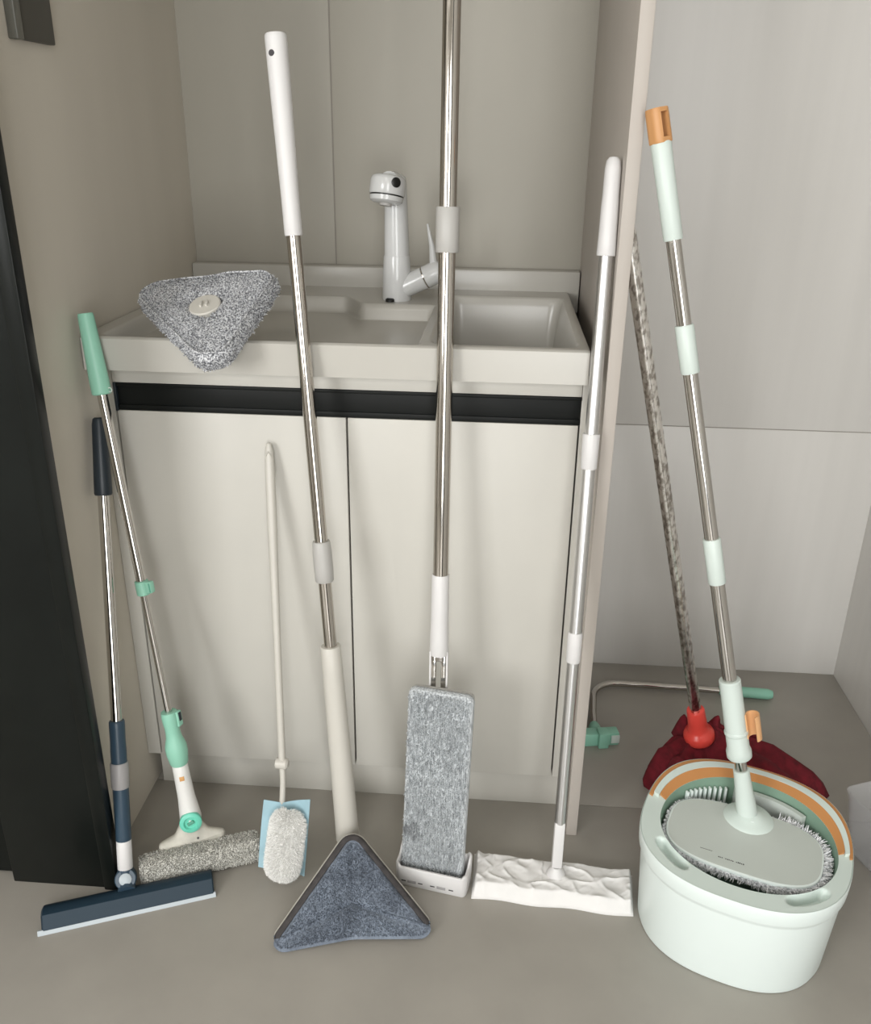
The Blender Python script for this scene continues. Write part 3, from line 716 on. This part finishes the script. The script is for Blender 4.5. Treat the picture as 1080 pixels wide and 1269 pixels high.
# ------------------------------------------------------------------ navy floor squeegee, far left
A, d = pole((.0534, -.2557, .035), (-.0503, .2819, .9581))
sg = thing('floor_squeegee', 'navy floor squeegee with pale rubber blade leaning by black door', 'squeegee', (.07, -.28, 0))
MB().rod(A, d, .255, .640, .0090).build('pole', 'chrome', sg)
MB().lathe(A, d, [(.631, .0125), (.634, .0138), (.66, .0133), (.70, .0122), (.742, .0112), (.750, .0098), (.7525, .0070)], 24).build('grip', 'navy_dark', sg)
MB().lathe(A, d, [(.185, .0125), (.215, .0128), (.23, .0122), (.255, .0126), (.263, .0124), (.265, .0112)], 24).build('upper_sleeve', 'navy', sg)
MB().lathe(A, d, [(.1520, .0135), (.1535, .0145), (.1925, .0145), (.1950, .0135)], 24).build('collar', 'mid_grey_plastic', sg)
MB().lathe(A, d, [(.062, .0120), (.064, .0125), (.153, .0128)], 24).build('lower_sleeve', 'navy', sg)
MB().lathe(A, d, [(.0130, .0115), (.0140, .0122), (.0625, .0122), (.0640, .0115)], 24).build('white_joint', 'cool_white', sg)
sX = V((.2547, .1023, 0)).normalized(); sY = V((-sX.y, sX.x, 0))
hp = A-d*.004
hn = (-sY*.83 + V((0, 0, .55))).normalized()
hz_ = MB(); hz_.lathe(hp-hn*.014, hn, [(0, .015), (.002, .0172), (.026, .0172), (.028, .0155)], 28); hz_.tube([hp, hp+d*.02], [.0135, .0120], 20)
ho = hz_.build('hinge', 'navy', sg)
MB().lathe(hp+hn*.0135, hn, [(0, .0098), (.0022, .0098), (.0030, .0085)], 24).build('hinge_button', 'pale_blue_grey', ho)
mid = V((.0710, -.2960, 0)); sfr = frame(mid, sX, sY, (0, 0, 1)); hl_ = .1370
prof = [(.044, .004), (.046, .008), (.030, .022), (.018, .027), (.006, .025), (-.0075, .0065), (-.006, .004), (.008, .004)]
sq_ = MB(); sq_.loft([[sfr((x, y*s+(1-s)*.015, z*s+(1-s)*.006)) for y, z in prof] for x, s in ((-hl_+.006, .80), (-hl_+.009, 1), (hl_-.004, 1), (hl_-.002, .9))])
sq_.build('head', 'navy_head', sg, 40)
bl = MB(); bl.loft([[sfr((x, y, z)) for y, z in ((-.0065, .0072), (-.0105, .0004), (-.0070, .0004), (-.0030, .0060))] for x in (-hl_, hl_)]); bl.build('rubber_blade', 'pale_blue_grey', sg)
MB().tube([hp-V((0, 0, .002)), sfr((-.001, .030, .022)), sfr((-.001, .022, .020))], [.013, .014, .015], 16).build('hinge_foot', 'navy', sg)

# ------------------------------------------------------------------ teal window-cleaning mop with grey roller pad
A, d = pole((.1358, -.1607, .075), (-.1332, .1252, .9831))
gm = thing('roller_mop', 'teal-handled mop with white swivel body and grey fleece bar head', 'mop', (.15, -.19, 0))
MB().rod(A, d, .195, .440, .0060).build('pole', 'chrome', gm)
MB().rod(A, d, .415, .745, .0078).build('upper_pole', 'chrome', gm)
g = MB().lathe(A, d, [(.7380, .0130), (.740, .0146), (.76, .0146), (.80, .0132), (.84, .0122), (.855, .0116), (.8585, .0105)], 26).build('grip', 'teal', gm)
gs = V((1, -.3, 0)); gs = (gs-d*gs.dot(d)).normalized(); gq = A+d*.744+gs*.0165
MB().tube([gq+gs*.0032*math.cos(t*PI/6)+d*.0032*math.sin(t*PI/6) for t in range(13)], .0009, 6).build('hang_ring', 'mint', g)
gf = frame(A+d*.4265, gs, gs.cross(d), d)
lt = MB().lathe(A, d, [(.4145, .0095), (.4155, .0108), (.4375, .0108), (.4385, .0095)], 20); lt.box((.006, -.005, -.008), (.020, .005, .011), .0015, gf); lo_ = lt.build('clamp', 'teal', gm)
MB().box((.0165, -.0058, -.006), (.0190, .0058, .009), .0006, gf).build('clamp_lever', 'teal_dark', lo_)
up_ = MB().lathe(A, d, [(.108, .0135), (.112, .0155), (.120, .0165), (.130, .0182), (.142, .0180), (.150, .0160), (.158, .0135), (.168, .0122), (.178, .0122), (.186, .0132), (.200, .0137), (.206, .0128)], 24)
up_.box((.004, -.012, .178), (.016, .000, .205), .002, frame(A, gs, gs.cross(d), d)); uo = up_.build('lock_sleeve', 'teal', gm, 50)
MB().box((.0150, -.009, .188), (.0172, -.003, .203), .0005, frame(A, gs, gs.cross(d), d)).build('lock_slot', 'navy_dark', uo)
wa = MB(); wa.lathe(A, d, [(-.006, .0165), (.005, .0185), (.025, .0165), (.045, .0145), (.09, .0133), (.1095, .0130), (.111, .0120)], 24); wo_ = wa.build('swivel_arm', 'white_plastic', gm, 50)
vd = V((.30, -.90, .32)).normalized(); vd2 = (vd-d*vd.dot(d)).normalized(); vx = d.cross(vd2).normalized()
stf = frame(A+d*.086+vd2*.0132, vx, d, vd2)
MB().box((-.0040, -.0040, -.001), (.0040, .0040, .0006), .0003, stf).build('sticker', 'sticker', wo_)
kn = A+d*.004
ko = MB().lathe(kn+vd2*.012, vd2, [(0, .0185), (.007, .0185), (.009, .0165), (.0095, .012), (.006, .010), (.006, .002)], 28).build('knob', 'teal_bright', gm, 40)
MB().box((-.006, -.0028, .0055), (.006, .0028, .0095), .001, frame(kn+vd2*.012, (vx+d*.4).normalized(), (d-vx*.4).normalized(), vd2)).build('knob_slot', 'teal_dark', ko)
mX = V((.1934, .0815, 0)).normalized(); mY = V((-mX.y, mX.x, 0)); mc = V((.1600, -.1960, 0))
mfr = frame(mc, mX, mY, (0, 0, 1))
# fan-shaped swivel bracket between the arm and the bar
fan = resample(rpoly([(-.062, 0), (.046, 0), (.050, .024), (.022, .033), (.006, .055), (-.020, .055), (-.034, .032), (-.062, .022)], .006), 72)
f0 = mfr((-.004, .0160, .030)); fy = (A - d*.002 - mfr((-.010, .0160, .030))); fy = (fy - mX*fy.dot(mX)).normalized(); fn = mX.cross(fy).normalized()
if fn.y > 0: fn = -fn
ffr = frame(f0, mX, fy, fn)
fo = MB().loft([[ffr((q.x, q.y, z)) for q in inset(fan, i)] for i, z in ((.004, -.009), (.0, -.006), (.0, .004), (.003, .008), (.007, .0095))]).build('swivel_bracket', 'dirty_white', gm, 50)
MB().lathe(ffr((.003, .020, .009)), fn, [(0, .0022), (.0012, .0018)], 12).build('screw', 'ink', fo)
MB().box((.026, .004, .0055), (.040, .0075, .0100), .001, ffr).build('latch', 'mould', fo)
bo = resample(rpoly([(-.020, .0015), (.018, .0015), (.020, .046), (-.016, .048)], .011), 40)
hb = .1000
bar = MB(); xs = [(-hb, .55), (-hb+.004, .86), (-hb+.010, 1), (0, 1.02), (hb-.010, 1), (hb-.004, .86), (hb, .55)]
xs = []
for k in range(25):
    t = k/24; x = -hb+2*hb*t; s = 1 - .22*(abs(2*t-1))**20; xs.append((x, s))
bar.loft([[mfr((x, (q.x)*s, .024+(q.y-.024)*s + .001*nz((x, q.x, q.y), 60))) for q in bo] for x, s in xs])
bar.build('fleece_bar', 'roller_grey', gm, 60)
pts = []
for i in range(5500):
    x = random.uniform(-hb+.001, hb-.001); k = random.randrange(40); q = bo[k].lerp(bo[(k+1) % 40], random.random()); s = 1-.22*abs(x/hb)**20
    if q.y < .006: continue
    nn = (mY*q.x*22+V((0, 0, 1))*(q.y-.024)*22).normalized()
    pts.append((mfr((x, q.x*s, .024+(q.y-.024)*s)), nn))
stuff(MB().tufts(pts, .0032, .0010, .7).build('pile', 'roller_grey', gm, 20))

# ------------------------------------------------------------------ clear plastic bin at the right edge
bn_ = thing('plastic_bin', 'translucent clear plastic bin on the floor by right wall', 'bin', (1.35, -.06, 0))
eA = V((.93, .367, 0)); eB = V((.367, -.93, 0)); nf = frame((1.2680, -.036, 0), eA, eB, (0, 0, 1))
la, lb = .115, .165
tp = resample(rpoly([(0, 0), (la, 0), (la, lb), (0, lb)], .012), 60)
ctr = V((la/2, lb/2))
def bl_(s, z): return [nf((ctr.x+(p.x-ctr.x)*s, ctr.y+(p.y-ctr.y)*s, z)) for p in tp]
MB().loft([bl_(.72, .001), bl_(.76, .004), bl_(.96, .116), bl_(1.0, .118), bl_(1.01, .122), bl_(1.0, .124), bl_(.95, .122), bl_(.74, .006)], True, True).build('tub', 'clear_plastic', bn_, 40)
